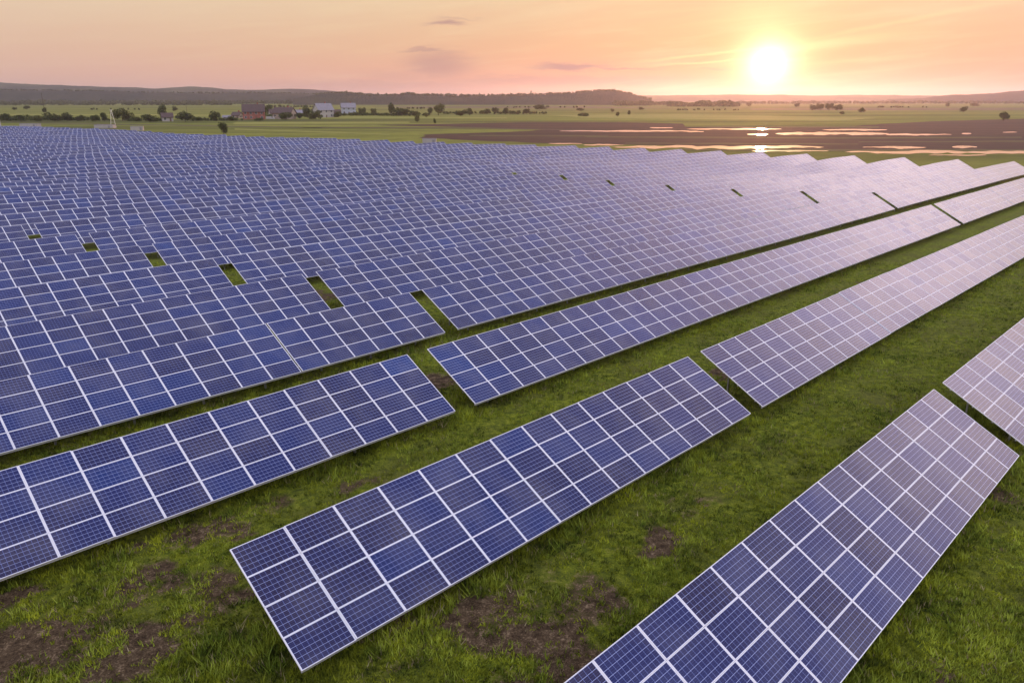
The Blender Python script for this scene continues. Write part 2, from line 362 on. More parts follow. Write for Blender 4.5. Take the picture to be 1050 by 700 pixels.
def poly_sheet(name, pts, z, mat, kind='structure', wob=0.0, sub=16):
    """flat sheet on the ground through surveyed corner points, with an uneven outline"""
    P = [gp(*p) for p in pts]; out = []
    for i in range(len(P)):
        a_, b_ = P[i], P[(i + 1) % len(P)]; L_ = (b_ - a_).length
        for k in range(sub):
            t = k / sub; p = a_.lerp(b_, t); nrm = Vector((-(b_ - a_).y, (b_ - a_).x, 0)).normalized()
            p = p + nrm * wob * (float(value_noise(p.x, p.y, 9.0, 21, 3)) - .5) * 2
            out.append((p.x, p.y, z))
    bm = bmesh.new(); vs = [bm.verts.new(v) for v in out]; bm.faces.new(vs); bmesh.ops.triangulate(bm, faces=bm.faces[:])
    bmesh.ops.recalc_face_normals(bm, faces=bm.faces[:])
    for f in bm.faces:
        if f.normal.z < 0: f.normal_flip()
    me = bpy.data.meshes.new(name); bm.to_mesh(me); bm.free(); me.materials.append(mat)
    return tag(link(name, me), kind=kind)
M_SOIL = mat_field('wet_ploughed_soil', [(.34, (.014, .006, .004)), (.48, (.032, .013, .008)), (.56, (.050, .022, .013)), (.64, (.045, .040, .012))])
M_SOIL2 = mat_field('bare_track_soil', [(.3, (.04, .03, .02)), (.6, (.09, .07, .045)), (.8, (.14, .11, .07))])
M_LIGHT = mat_field('pale_hay_meadow', [(.3, (.10, .115, .020)), (.45, (.18, .19, .03)), (.6, (.24, .24, .05)), (.7, (.13, .13, .03))])
M_DRY = mat_field('reedy_pasture', [(.3, (.07, .055, .030)), (.5, (.11, .085, .042)), (.7, (.14, .12, .05))])
poly_sheet('field', [(383, 128.5), (470, 127), (540, 125.5), (640, 125.5), (700, 127), (705, 130), (860, 130.5), (910, 127), (960, 124.5), (1050, 122), (1300, 119), (1300, 158), (1050, 155.5), (860, 154), (700, 149.5), (560, 147.2), (470, 143.5), (430, 141.5), (440, 138), (520, 135.5), (560, 133.5), (500, 131)], .05, M_SOIL, wob=2.5, sub=14)
poly_sheet('field', [(-40, 116.5), (160, 117), (330, 119), (520, 120.5), (520, 121.5), (330, 121.5), (150, 118.6), (-40, 118)], .04, M_LIGHT, wob=3)
poly_sheet('field', [(240, 125.5), (420, 125), (420, 126.2), (240, 127.5)], .04, M_LIGHT, wob=2)
poly_sheet('field', [(560, 118), (700, 117.2), (900, 121), (860, 124), (720, 122.5), (600, 121)], .04, M_LIGHT, wob=3)
poly_sheet('field', [(770, 111.5), (1100, 110.5), (1100, 113.0), (900, 113.5), (770, 112.8)], .05, M_DRY, wob=5)
poly_sheet('field', [(380, 109.5), (600, 109.3), (700, 111), (560, 111.4), (420, 110.8)], .05, M_DRY, wob=5)
poly_sheet('track', [(310, 130.6), (500, 131.3), (640, 134.2), (640, 134.8), (500, 132.2), (310, 131.2)], .08, M_SOIL2, wob=.5)
poly_sheet('track', [(40, 126.2), (250, 129.6), (330, 131), (330, 131.6), (250, 130.3), (40, 126.7)], .08, M_SOIL2, wob=.5)
poly_sheet('field', [(240, 132.0), (330, 134.8), (400, 137.4), (400, 138.6), (330, 136.2), (240, 133.2)], .05, M_LIGHT, wob=1)

M_REED = mat_field('olive_marsh_grass', [(.3, (.035, .032, .012)), (.5, (.075, .075, .020)), (.7, (.12, .11, .035))], .006, .08)
for pts in ([(600, 140.2), (760, 140.8), (900, 141.2), (1050, 140.6), (1050, 141.6), (900, 142.3), (740, 142.2), (600, 141.0)], [(640, 146.6), (760, 147.0), (880, 147.6), (880, 148.3), (760, 148.4), (640, 147.4)],
            [(880, 145.2), (1100, 144.4), (1100, 145.8), (880, 146.2)], [(720, 129.6), (900, 130.0), (900, 131.0), (720, 130.8)], [(480, 138.6), (620, 139.4), (620, 140.0), (480, 139.6)], [(700, 152.8), (860, 153.4), (1060, 153.4), (1060, 155.0), (860, 155.4), (700, 154.4)]):
    poly_sheet('field', pts, .062, M_REED, wob=3.0, sub=16)
def mat_water():
    m, nt, b = new_mat('flood_water'); q = NB(nt); g = q.node('ShaderNodeNewGeometry')
    b.inputs['Base Color'].default_value = (.05, .035, .025, 1); b.inputs['Roughness'].default_value = .05; b.inputs['IOR'].default_value = 1.40; b.inputs['Specular IOR Level'].default_value = .6
    bp = q.node('ShaderNodeBump'); bp.inputs['Strength'].default_value = .06; bp.inputs['Distance'].default_value = .05
    q.L.new(q.noise(g.outputs['Position'], 1.5, 3), bp.inputs['Height']); q.L.new(bp.outputs[0], b.inputs['Normal'])
    return m
M_WATER = mat_water()
def water(x0, x1, y, th, seed):
    """long shallow flood pool; near and far shore ragged"""
    r = random.Random(seed); n = 40; top = []; bot = []
    for i in range(n + 1):
        t = i / n; px = x0 + (x1 - x0) * t; env = min(1, (t * (1 - t) * 4)) ** .35
        yy = y + (0 if not isinstance(y, tuple) else 0)
        j = (float(value_noise(px, seed * 3.1, 16, seed, 4, .6)) - .5)
        j2 = (float(value_noise(px, seed * 7.7 + 40, 12, seed + 5, 4, .6)) - .5)
        top.append(gp(px, yy - th * .5 * env * max(.12, 1 + 2.6 * j))); bot.append(gp(px, yy + th * .5 * env * max(.12, 1 + 3.0 * j2) + .02))
    V = [(p.x, p.y, .075 + .004 * (seed % 5)) for p in top] + [(p.x, p.y, .075 + .004 * (seed % 5)) for p in bot]
    F = [(n + 1 + i, n + 2 + i, i + 1, i) for i in range(n)]
    tag(link('water', mesh_np('water', V, F, [M_WATER])), kind='structure')
for i, (x0, x1, y, th) in enumerate([(666, 690, 131.2, .7), (704, 802, 132.6, 1.3), (573, 716, 134.6, 1.2), (843, 910, 133.4, 1.1), (795, 912, 137.4, 2.3), (908, 976, 138.2, 1.5), (766, 788, 138, 1.2), (986, 996, 137.2, 1.2), (1028, 1043, 136, 1.2),
                                     (562, 597, 147.6, 1.0), (598, 640, 149.0, 1.2), (628, 845, 151.2, 3.0), (884, 950, 151.4, 1.9), (976, 1002, 151.0, 1.8), (866, 1130, 156.2, 2.7), (770, 850, 155.2, 1.4), (952, 1012, 159.4, 1.0), (690, 722, 135.2, 1.0)]):
    water(x0, x1, y, th, i + 1)

# ------------------------------------------------------------------ hills
def mat_hill(name, wood, open_, sc):
    m, nt, b = new_mat(name); q = NB(nt); g = q.node('ShaderNodeNewGeometry'); P = g.outputs['Position']
    n = q.noise(q.mapping(P, (1, .6, 2.5)), sc, 6, .6, .4); n2 = q.noise(P, .06, 4, .7)
    c = q.mix(q.rng(n, .45, .55), wood, open_); c = q.mix(q.rng(n2, .35, .65, 0, .5), c, tuple(x * .6 for x in wood))
    q.put(c, b.inputs['Base Color']); b.inputs['Roughness'].default_value = 1; b.inputs['Specular IOR Level'].default_value = .05
    return m
def hill(prof, Y, depth, mat, bump=2.0, seed=1, wood=0):
    xs = np.array([p[0] for p in prof], float); ys = np.array([p[1] for p in prof], float)
    n = 260; px = np.linspace(xs[0], xs[-1], n); py = np.interp(px, xs, ys)
    hz = np.array([height_at(a, b, Y).z for a, b in zip(px, py)]); X = np.array([height_at(a, b, Y).x for a, b in zip(px, py)])
    rows = 34; V = []
    t = np.linspace(-1, 1, rows)
    for tt in t:
        e = (math.cos(math.pi * tt) * .5 + .5) ** .8
        yy = Y + tt * depth
        z = np.maximum(hz, 0.5) * e + (value_noise(X, np.full(n, yy), 90, seed, 4) - .5) * bump * 4 * e + (rng.random(n) - .35) * bump * e
        V.append(np.c_[X * (yy / Y), np.full(n, yy), z - 1.5])
    V = np.concatenate(V); ii = (np.arange(rows - 1)[:, None] * n + np.arange(n - 1)[None, :]).ravel()
    tag(link('hill', mesh_np('hill', V, np.c_[ii, ii + 1, ii + n + 1, ii + n], [mat], None, False)), kind='structure')
M_H1 = mat_hill('far_hill', (.045, .050, .030), (.10, .10, .045), .004)
M_H2 = mat_hill('wooded_hill', (.028, .034, .020), (.050, .050, .026), .006)
hill([(-250, 87), (-60, 83.5), (0, 84.5), (43, 86.8), (100, 88.8), (135, 89.5), (160, 90.8), (175, 90), (198, 88.4), (216, 89.6), (233, 91.8), (260, 92), (300, 91), (333, 92.4), (352, 94.5), (400, 97), (470, 99), (520, 102)], 4600, 900, M_H1, 1.5, 1)
hill([(-250, 93), (0, 92), (60, 93), (110, 93.4), (150, 95), (200, 95.5), (260, 95.2), (300, 96), (360, 97.5), (420, 99.5), (480, 102)], 3300, 500, M_H2, 3.0, 2)
hill([(300, 101), (330, 96.5), (352, 95.2), (378, 97.8), (412, 97.2), (418, 96.2), (428, 97.4), (480, 98.6), (545, 97.6), (580, 96.0), (600, 94.2), (615, 93.2), (632, 93.6), (645, 96.5), (655, 99), (668, 102.2)], 2500, 380, M_H2, 2.2, 3)
hill([(560, 100), (640, 98.3), (700, 97.8), (740, 97.0), (800, 97.3), (830, 98.0), (900, 97.4), (950, 98.2), (1010, 98.6), (1100, 99), (1300, 99)], 5600, 900, M_H1, 2.0, 4)
hill([(910, 102), (945, 101), (960, 98.6), (980, 97), (1005, 96), (1020, 95.5), (1035, 93.8), (1050, 93), (1100, 91.5), (1200, 92), (1350, 95)], 3900, 600, M_H2, 2.0, 5)

# ------------------------------------------------------------------ foliage
M_LEAF = [mat_leaf('dark_foliage', (.036, .046, .012), (.11, .12, .03)), mat_leaf('green_foliage', (.040, .055, .014), (.10, .115, .028)), mat_leaf('pale_foliage', (.075, .085, .024), (.16, .16, .045))]
M_BARK = simple('bark', (.07, .05, .035), .9, 0, .3, 2)
def crown_mesh(w, h, z0, n, leaf, mat, seed, lobes=10):
    r = np.random.default_rng(seed)
    lc = r.uniform(-1, 1, size=(lobes, 3)) * np.array([.32, .32, .26]); lr = .20 + .16 * r.random(lobes)
    lc[:, 2] = np.clip(lc[:, 2], -.32, .34)
    k = r.integers(0, lobes, n); d = r.normal(size=(n, 3)); d /= np.linalg.norm(d, axis=1)[:, None]
    rad = lr[k] * (r.random(n) ** .35); p = lc[k] + d * rad[:, None]
    ext = np.abs(p).max(axis=0) + 1e-6
    p = p / ext * .5
    p = p * np.array([w, w, h]) + np.array([0, 0, z0 + h * .5])
    a = r.normal(size=(n, 3)); a /= np.linalg.norm(a, axis=1)[:, None]; b_ = r.normal(size=(n, 3)); b_ -= (a * b_).sum(1)[:, None] * a; b_ /= np.linalg.norm(b_, axis=1)[:, None]
    sz = leaf * (.5 + r.random(n))[:, None]
    V = np.stack([p - a * sz, p + b_ * sz * .6, p + a * sz, p - b_ * sz * .6], 1).reshape(-1, 3); V[:, 2] = np.maximum(V[:, 2], .05)
    F = np.arange(n * 4).reshape(n, 4)
    return mesh_np('crown', V, F, [mat])
def tree(name, px, py, wpx, hpx, kind, label, cat, seed, group=None, trunk=.18):
    p = gp(px, py); k = FPX / (p - Vector((0, 0, H))).dot(FW); w = wpx / k; h = hpx / k
    o = empty(name, p, seed * 1.3); tag(o, label, cat, group)
    z0 = h * trunk
    n = int(min(1600, max(380, 80 * wpx * hpx ** .8)))
    leaf = max(.22, (w * w * h) ** (1 / 3) * .045)
    link('crown', crown_mesh(w, h * (1 - trunk), z0, n, leaf, M_LEAF[kind], seed), o)
    mb = MB(); r = random.Random(seed); tr = max(.10, h * .028)
    mb.tube((0, 0, -.2), (0, 0, z0 + h * .25), tr * 1.2, tr * .75); mb.tube((0, 0, z0 + h * .25), (r.uniform(-.06, .06) * w, 0, h * .8), tr * .75, tr * .2, 6)
    for q_ in range(4):
        a_ = q_ * 1.6 + r.random(); zz = z0 * .8 + h * r.uniform(.05, .25); mb.tube((0, 0, zz), (math.cos(a_) * w * .3, math.sin(a_) * w * .3, zz + h * .28), tr * .5, tr * .12, 6)
    mb.build('trunk', M_BARK, o, True)
    return o
T = [  # px, base, width, height, tone, kind, label
 (15, 113, 5, 3.2, 0, 'bush', 'tiny dark bush alone in the pale meadow, nearest the left picture edge'),
 (28, 112.6, 7, 4, 0, 'bush', 'small dark bush in the meadow beside the tiny one left of the thin utility pole'),
 (46, 116, 5, 5.5, 0, 'bush', 'round dark bush at the foot of the thin utility pole in the meadow'),
 (7, 124, 16, 8.5, 1, 'tree', 'broad green tree beside the pale pole at the left picture edge'),
 (22, 124.5, 18, 7.5, 1, 'tree', 'low green tree behind the long white container'),
 (38, 124.5, 14, 6.5, 2, 'bush', 'pale green bush just right of the long white container'),
 (56, 124.5, 18, 10, 0, 'tree', 'wide dark tree, biggest of the hedge line left of the A-frame mast'),
 (69, 124.5, 12, 9.5, 0, 'tree', 'dark round tree touching the right side of the wide dark tree'),
 (82, 124.5, 9, 6.5, 0, 'bush', 'small dark bush ending the dark part of the hedge line'),
 (98, 124.5, 11, 6.5, 1, 'bush', 'green bush midway between the dark hedge trees and the A-frame mast'),
 (107, 124.5, 7, 9, 1, 'tree', 'narrow upright tree just left of the A-frame mast'),
 (126, 124, 20, 13, 2, 'tree', 'big pale green tree just right of the A-frame mast'),
 (140, 125, 9, 5, 0, 'bush', 'low dark bush right of the big pale green tree'),
 (153, 125, 16, 7.5, 0, 'tree', 'dark spreading tree left of the small white shed'),
 (167, 119.5, 10, 12.5, 1, 'tree', 'tall loose tree rising behind the small white shed'),
 (180, 114, 6, 5, 0, 'bush', 'little round bush far behind the small white shed'),
 (190, 125, 19, 10.5, 0, 'tree', 'dark dome-shaped tree touching the right of the small white shed'),
 (203, 124.5, 7, 4.5, 1, 'bush', 'low green bush in the open gap right of the dome-shaped tree'),
 (222, 124, 13, 10, 0, 'tree', 'dark tree beside the white hut left of the red brick house'),
 (229.5, 137.5, 9, 12.5, 0, 'tree', 'lone dark upright tree standing right at the edge of the solar field'),
 (237, 124, 8, 5, 0, 'bush', 'low dark bush in front of the white hut'),
 (276, 118, 9, 10, 1, 'tree', 'green tree at the right gable of the red brick house'),
 (265, 124.5, 9, 3.5, 0, 'bush', 'low dark shrub before the red brick house wall'),
 (293, 123, 14, 8, 0, 'tree', 'dark tree covering the middle of the brown roofed farmhouse'),
 (307, 122, 9, 6, 1, 'bush', 'green bush between the farmhouse and the dark conifer'),
 (315, 121, 8, 13, 0, 'conifer', 'pointed dark conifer between the farmhouse and the white house'),
 (324, 122.5, 15, 9, 0, 'tree', 'dark dense tree in front of the white house'),
 (347, 120.5, 9, 6.5, 0, 'bush', 'dark bush between the white house and the blue grey house'),
 (372, 118.5, 9, 8, 1, 'tree', 'green tree right beside the blue grey house'),
 (383, 118.5, 8, 7.5, 2, 'tree', 'pale tree second to the right of the blue grey house'),
 (402, 118.5, 8, 13, 1, 'tree', 'tall green tree at the left end of a long dark thicket'),
 (412, 119, 20, 8, 0, 'bush', 'long dark thicket, tallest part beside the tall green tree'),
 (425, 119.3, 11, 5.5, 0, 'bush', 'low dark tail of the long thicket'),
 (428, 125.5, 6, 8, 2, 'tree', 'thin pale tree standing alone in front of the long thicket'),
 (437, 120.5, 5, 5, 2, 'bush', 'thin pale bush between the thicket and the big round tree'),
 (441, 118, 7, 7.5, 1, 'tree', 'small green tree leaning against the big round tree'),
 (449.5, 118.5, 12, 12, 2, 'tree', 'big round pale green tree in the middle of the meadow'),
 (446, 126.5, 3.2, 5, 0, 'bush', 'tiny dark columnar shrub in front of the big round tree'),
 (474, 119, 15, 6.5, 0, 'bush', 'wide dark thicket right of the big round tree'),
 (481.5, 118.5, 7, 8, 0, 'tree', 'dark tree on the right end of the wide thicket'),
 (495, 117.2, 6, 4.5, 2, 'bush', 'pale shrub first in the chain of small trees'),
 (500, 117.2, 6, 6, 0, 'tree', 'dark tree second in the chain of small trees'),
 (508, 117, 7, 6.5, 0, 'tree', 'round tree third in the chain of small trees'),
 (518, 117.2, 7, 6.5, 0, 'tree', 'darkest tree of the chain of small trees'),
 (525, 117.4, 7, 4.5, 0, 'bush', 'low bush right of the darkest chain tree'),
 (531.5, 117.4, 5, 4.5, 0, 'bush', 'small round bush near the end of the chain of small trees'),
 (540, 117.2, 8, 6, 0, 'tree', 'last tree of the chain of small trees'),
 (553, 113, 13, 5.5, 0, 'tree', 'dark flat copse below the tower on the wooded ridge'),
 (595, 114, 8, 3.2, 0, 'bush', 'small flat bush left of the wooded hilltop in the far meadow'),
 (598, 119.5, 13, 3.6, 0, 'bush', 'low flat thicket in the meadow below the wooded hilltop'),
 (628, 115, 4, 3.5, 0, 'bush', 'far small bush below the wooded hilltop'),
 (633, 120, 4, 5, 0, 'tree', 'small lone tree nearest the brown field below the hilltop'),
 (645, 118, 4, 4.6, 0, 'tree', 'small lone tree right of the one below the hilltop'),
 (657, 113, 6, 3.2, 0, 'bush', 'little far bush where the wooded hill meets the plain'),
 (833, 113.5, 8, 6, 0, 'tree', 'left tree of the dark clump right of the sun'),
 (841, 113.5, 9, 7, 0, 'tree', 'second tree of the dark clump right of the sun'),
 (850, 113.5, 9, 8.5, 0, 'tree', 'tallest tree of the dark clump right of the sun'),
 (859, 113.8, 9, 6.5, 0, 'tree', 'right end tree of the dark clump right of the sun'),
 (863, 117.5, 6, 3.2, 0, 'bush', 'small bush in front of the dark clump right of the sun'),
 (883, 115.5, 8, 5, 0, 'bush', 'round dark bush between the sun clump and the pale open tree'),
 (987.5, 115.5, 7, 7, 1, 'tree', 'loose airy tree in the far meadow under the right hill'),
 (972, 109.5, 6, 3.5, 0, 'bush', 'tiny far bush at the foot of the right hill'),
 (1029, 124, 8.5, 10, 0, 'tree', 'round dark tree on a short trunk alone at the edge of the brown field'),
 (817, 110, 6, 4, 0, 'bush', 'tiny dark bush right under the sun glow'),
 (768, 109, 6, 3.6, 0, 'bush', 'faint small bush in the glow below the sun'),
 (1000, 109.2, 10, 3.2, 0, 'bush', 'flat far thicket on the plain below the right hill'),
]
for i, (px, py, w, h, k, kd, lab) in enumerate(T):
    tree({'bush': 'bush', 'tree': 'tree', 'conifer': 'conifer'}[kd], px, py, w, h, k, lab, kd, 100 + i, None, .02 if kd == 'bush' else (.04 if px < 400 else .10))
# far-off woods that read as one mass
def wood(boxes, mat, seed, leafpx=.55):
    r = np.random.default_rng(seed); Vs = []
    for (x0, x1, y, h, dens) in boxes:
        n = int((x1 - x0) * dens)
        for _ in range(n):
            px = r.uniform(x0, x1); p = gp(px, y + r.uniform(-.35, .35)); k = FPX / (p - Vector((0, 0, H))).dot(FW)
            hh = h / k * (.45 + .8 * float(value_noise(px, y, 5, seed, 3))) ; ww = hh * .55
            m_ = 26; q_ = r.normal(size=(m_, 3)); q_ /= np.linalg.norm(q_, axis=1)[:, None]; q_ *= r.random((m_, 1)) ** .4
            c = q_ * np.array([ww, ww, hh * .5]) + np.array([p.x, p.y, hh * .5])
            a_ = r.normal(size=(m_, 3)); a_ /= np.linalg.norm(a_, axis=1)[:, None]; b_ = np.cross(a_, r.normal(size=(m_, 3))); b_ /= np.linalg.norm(b_, axis=1)[:, None]
            s_ = leafpx / k * (.6 + r.random((m_, 1)))
            Vs.append(np.stack([c - a_ * s_, c + b_ * s_, c + a_ * s_, c - b_ * s_], 1).reshape(-1, 3))
    V = np.concatenate(Vs); V[:, 2] = np.maximum(V[:, 2], .02)
    o = link('woodland', mesh_np('woodland', V, np.arange(len(V)).reshape(-1, 4), [mat]))
    return o
o = wood([(-60, 420, 106.6, 4.0, 1.6), (-60, 240, 107.8, 3.2, 1.2), (240, 560, 106.2, 3.6, 1.3)], M_LEAF[0], 5); tag(o, 'belt of far trees along the foot of the hills', 'woodland', None, 'stuff')
o = wood([(630, 668, 108.3, 5.5, 3.5), (668, 700, 107.6, 3.2, 2.5), (684, 716, 109.2, 5.0, 3.5), (716, 757, 109.3, 6.5, 3.5), (757, 840, 106.4, 2.6, 1.8), (840, 1080, 106.2, 2.6, 1.5)], M_LEAF[0], 6); tag(o, 'dark far tree belt on the plain between the wooded hill and the sun', 'woodland', None, 'stuff')
o = wood([(-10, 92, 123.5, 4.2, 1.6), (95, 112, 123.6, 3, 1.2), (132, 168, 124.2, 3.4, 1.6), (196, 250, 123.6, 2.6, 1.0), (246, 350, 120.0, 3.4, 1.3), (270, 345, 117.5, 5.5, 1.2), (345, 440, 118.6, 3.0, 1.2), (455, 560, 116.8, 2.6, .9)], M_LEAF[1], 8, .5); tag(o, 'low scrub and hedge growth along the field edges around the houses', 'undergrowth', None, 'stuff')
o = wood([(400, 440, 111.8, 1.8, .3), (520, 600, 110.6, 1.7, .3), (90, 160, 112.6, 1.6, .15), (900, 950, 110.4, 1.6, .4), (250, 330, 110.0, 2.0, .6), (690, 760, 113.0, 1.5, .3)], M_LEAF[0], 9, .5); tag(o, 'scattered scrub over the far meadows', 'undergrowth', None, 'stuff')
def hill_wood(prof, Y, n, seed, hpx):
    r = np.random.default_rng(seed); Vs = []; xs = [p[0] for p in prof]; ys = [p[1] for p in prof]
    for _ in range(n):
        px = r.uniform(xs[0], xs[-1]); py = float(np.interp(px, xs, ys)); yo = r.uniform(-45, 10); p = height_at(px, py, Y); k = FPX / (p - Vector((0, 0, H))).dot(FW)
        hh = hpx / k * (.35 + 1.1 * float(value_noise(px, 0, 4, seed, 4, .7)) ** 1.5 * 1.4); m_ = 24
        q_ = r.normal(size=(m_, 3)); q_ /= np.linalg.norm(q_, axis=1)[:, None]; q_ *= r.random((m_, 1)) ** .4
        c = q_ * np.array([hh * .5, hh * .5, hh * .6]) + np.array([p.x, p.y + yo, p.z + hh * .2 - abs(yo) * .03])
        a_ = r.normal(size=(m_, 3)); a_ /= np.linalg.norm(a_, axis=1)[:, None]; b_ = np.cross(a_, r.normal(size=(m_, 3))); b_ /= np.linalg.norm(b_, axis=1)[:, None]
        s_ = .5 / k * (.6 + r.random((m_, 1))); Vs.append(np.stack([c - a_ * s_, c + b_ * s_, c + a_ * s_, c - b_ * s_], 1).reshape(-1, 3))
    V = np.concatenate(Vs); return link('woodland', mesh_np('woodland', V, np.arange(len(V)).reshape(-1, 4), [M_LEAF[0]]))
o = hill_wood([(325, 97), (352, 95.4), (378, 98), (412, 97.4), (418, 96.4), (428, 97.6), (480, 98.8), (545, 97.8), (580, 96.2), (600, 94.4), (615, 93.4), (632, 93.8), (645, 96.8), (655, 99.4), (666, 102)], 2490, 520, 11, 2.6)
tag(o, 'uneven wood covering the crest of the middle hill', 'woodland', None, 'stuff')
o = hill_wood([(-60, 92.6), (0, 92.4), (60, 93.2), (110, 93.6), (150, 95.2), (200, 95.7), (260, 95.4), (300, 96.2), (360, 97.7)], 3290, 300, 12, 1.6)
tag(o, 'wood along the lower dark ridge on the left', 'woodland', None, 'stuff')

# ------------------------------------------------------------------ houses and small buildings
M_BRICK = simple('red_brick', (.26, .09, .065), .85, 0, .2, .8); M_TILE = simple('brown_roof_tiles', (.085, .055, .050), .8, 0, .25, 1.2)
M_WHITE = simple('white_render', (.40, .38, .37), .8, 0, .08, .5); M_GREYROOF = simple('pale_grey_roof', (.22, .21, .24), .6, 0, .12, .6)
M_BLUE = simple('blue_grey_render', (.34, .38, .46), .7, 0, .1, .5); M_TAN = simple('tan_render', (.36, .29, .24), .8, 0, .15, .5)
M_PANE = simple('dark_window_glass', (.03, .035, .045), .15, 0, .1, 1); M_WFRAME = simple('white_window_frame', (.7, .7, .68), .6); M_DOOR = simple('brown_door', (.14, .08, .05), .6)
def house(name, px, py, wpx, eave_px, ridge_px, depth_r, wall, roof, label, cat, rz, windows=4, floors=2, chimney=True):
    p = gp(px, py); k = FPX / (p - Vector((0, 0, H))).dot(FW); w = wpx / k; e = eave_px / k; rd = ridge_px / k; d = w * depth_r
    o = tag(empty(name, p, rz), label, cat)
    mb = MB(); V = [(-w / 2, -d / 2, -.5), (w / 2, -d / 2, -.5), (w / 2, d / 2, -.5), (-w / 2, d / 2, -.5), (-w / 2, -d / 2, e), (w / 2, -d / 2, e), (w / 2, d / 2, e), (-w / 2, d / 2, e)]
    mb.raw(V, [(0, 1, 5, 4), (1, 2, 6, 5), (2, 3, 7, 6), (3, 0, 4, 7), (4, 5, 6, 7)])
    g = rd - .25
    mb.raw([(-w / 2, -d / 2, e), (-w / 2, d / 2, e), (-w / 2, 0, g), (-w / 2, 0, g)], [(1, 0, 2, 3)]); mb.raw([(w / 2, -d / 2, e), (w / 2, d / 2, e), (w / 2, 0, g), (w / 2, 0, g)], [(0, 1, 3, 2)])
    mb.build('wall', wall, o)
    mb = MB(); ov = .6; x = w / 2 + ov; y = d / 2 + ov; sl = (rd - e) / (d / 2); ze = e - ov * sl; t = .3
    V = [(-x, -y, ze), (x, -y, ze), (x, 0, rd), (-x, 0, rd), (x, y, ze), (-x, y, ze)]; V2 = [(a, b, c + t) for a, b, c in V]
    mb.raw(V + V2, [(0, 3, 2, 1), (3, 5, 4, 2), (6, 7, 8, 9), (9, 8, 10, 11), (0, 1, 7, 6), (4, 5, 11, 10), (1, 2, 8, 7), (2, 4, 10, 8), (3, 0, 6, 9), (5, 3, 9, 11)])
    rf = mb.build('roof', roof, o)
    if chimney:
        mb = MB(); mb.box((w * .2, d * .12, rd + .3), (.9, .9, 2.2)); mb.build('chimney', M_BRICK, rf)
    fh = e / floors
    for f in range(floors):
        for i in range(windows):
            xx = -w / 2 + w * (i + .5) / windows
            if f == 0 and i == windows // 2:
                mb = MB(); mb.box((xx, -d / 2 - .03, 1.05), (1.1, .10, 2.1)); mb.build('door', M_DOOR, o); continue
            ww = min(1.5, w / windows * .5); hh = min(1.5, fh * .5); zc = f * fh + fh * .55
            mb = MB(); mb.box((xx, -d / 2 - .02, zc), (ww, .06, hh)); wn = mb.build('window', M_PANE, o)
            mb = MB()
            for sx in (-1, 1): mb.box((xx + sx * (ww / 2 + .05), -d / 2 - .04, zc), (.1, .12, hh + .2))
            for sz in (-1, 1): mb.box((xx, -d / 2 - .045, zc + sz * (hh / 2 + .05)), (ww, .11, .1))
            mb.box((xx, -d / 2 - .06, zc), (.07, .03, hh)); mb.build('frame', M_WFRAME, wn)
    for sy in (-.22, .22):
        mb = MB(); mb.box((w / 2 + .03, sy * d, e * .6), (.06, 1.1, 1.3)); mb.build('window', M_PANE, o)
    return o
house('brick_house', 261, 122.5, 21, 8, 14.5, .62, M_BRICK, M_TILE, 'red brick two-storey house with dark brown pitched roof', 'house', .25, 4, 2)
house('farmhouse', 292, 122, 20, 6, 11, .6, M_TAN, M_TILE, 'tan farmhouse with brown roof half hidden behind a dark tree', 'house', -.2, 4, 1)
house('white_house', 332, 120.5, 17, 7.5, 13.5, .7, M_WHITE, M_GREYROOF, 'white house with pale grey roof behind the dark dense tree', 'house', .75, 3, 2)
house('blue_house', 357.5, 117, 14, 6.5, 10.5, .6, M_BLUE, M_GREYROOF, 'blue grey house at the right end of the small village', 'house', .3, 3, 2)
house('cottage', 243.5, 121.5, 9, 3.2, 6.0, .7, M_TAN, M_TILE, 'small tan cottage at the left gable of the red brick house', 'house', -.3, 2, 1)
house('cottage', 281, 119.5, 9, 3.4, 7.0, .7, M_WHITE, M_TILE, 'small white cottage with brown roof behind the white van', 'house', .6, 2, 1)
house('cottage', 306, 119.5, 10, 3.2, 6.2, .7, M_TAN, M_GREYROOF, 'low tan cottage with grey roof left of the dark conifer', 'house', .2, 3, 1)
house('barn', 344.5, 118.5, 9, 2.8, 5.4, .7, M_BRICK, M_TILE, 'small brick barn between the white and the blue grey house', 'barn', .1, 2, 1, False)
house('shed', 172, 124.5, 10, 4.5, 8, .8, M_WHITE, M_TILE, 'small white gabled shed among dark trees', 'shed', .5, 2, 1, False)
house('hut', 233, 122.8, 7, 2.6, 4.0, .6, M_WHITE, M_GREYROOF, 'tiny white hut left of the red brick house', 'hut', .1, 2, 1, False)
def cabin(name, px, py, wpx, hpx, label, cat, rz):
    p = gp(px, py); k = FPX / (p - Vector((0, 0, H))).dot(FW); w = wpx / k; h = hpx / k; d = min(w * .4, 3.0)
    o = tag(empty(name, p, rz), label, cat)
    mb = MB(); mb.box((0, 0, h * .5 + .15), (w, d, h)); n = max(4, int(w / .5))
    for i in range(n): mb.box((-w / 2 + w * (i + .5) / n, -d / 2 - .02, h * .5 + .15), (.12, .05, h * .86))
    mb.build('body', M_WHITE, o)
    mb = MB(); mb.box((0, 0, h + .21), (w + .2, d + .2, .12)); mb.build('roof', M_GREYROOF, o)
    mb = MB(); mb.box((w * .3, -d / 2 - .06, h * .45 + .1), (.95, .06, h * .75)); mb.build('door', M_GREYROOF, o)
    mb = MB(); mb.box((0, 0, .05), (w * .94, d * .9, .2)); mb.build('foundation', M_STEEL, o)
cabin('container', 31.5, 131.0, 19, 3.6, 'long white container cabin behind the last solar rows on the left', 'container', -.05)
cabin('container', 108, 131.6, 20, 3.0, 'low white container cabin at the foot of the A-frame mast', 'container', -.08)
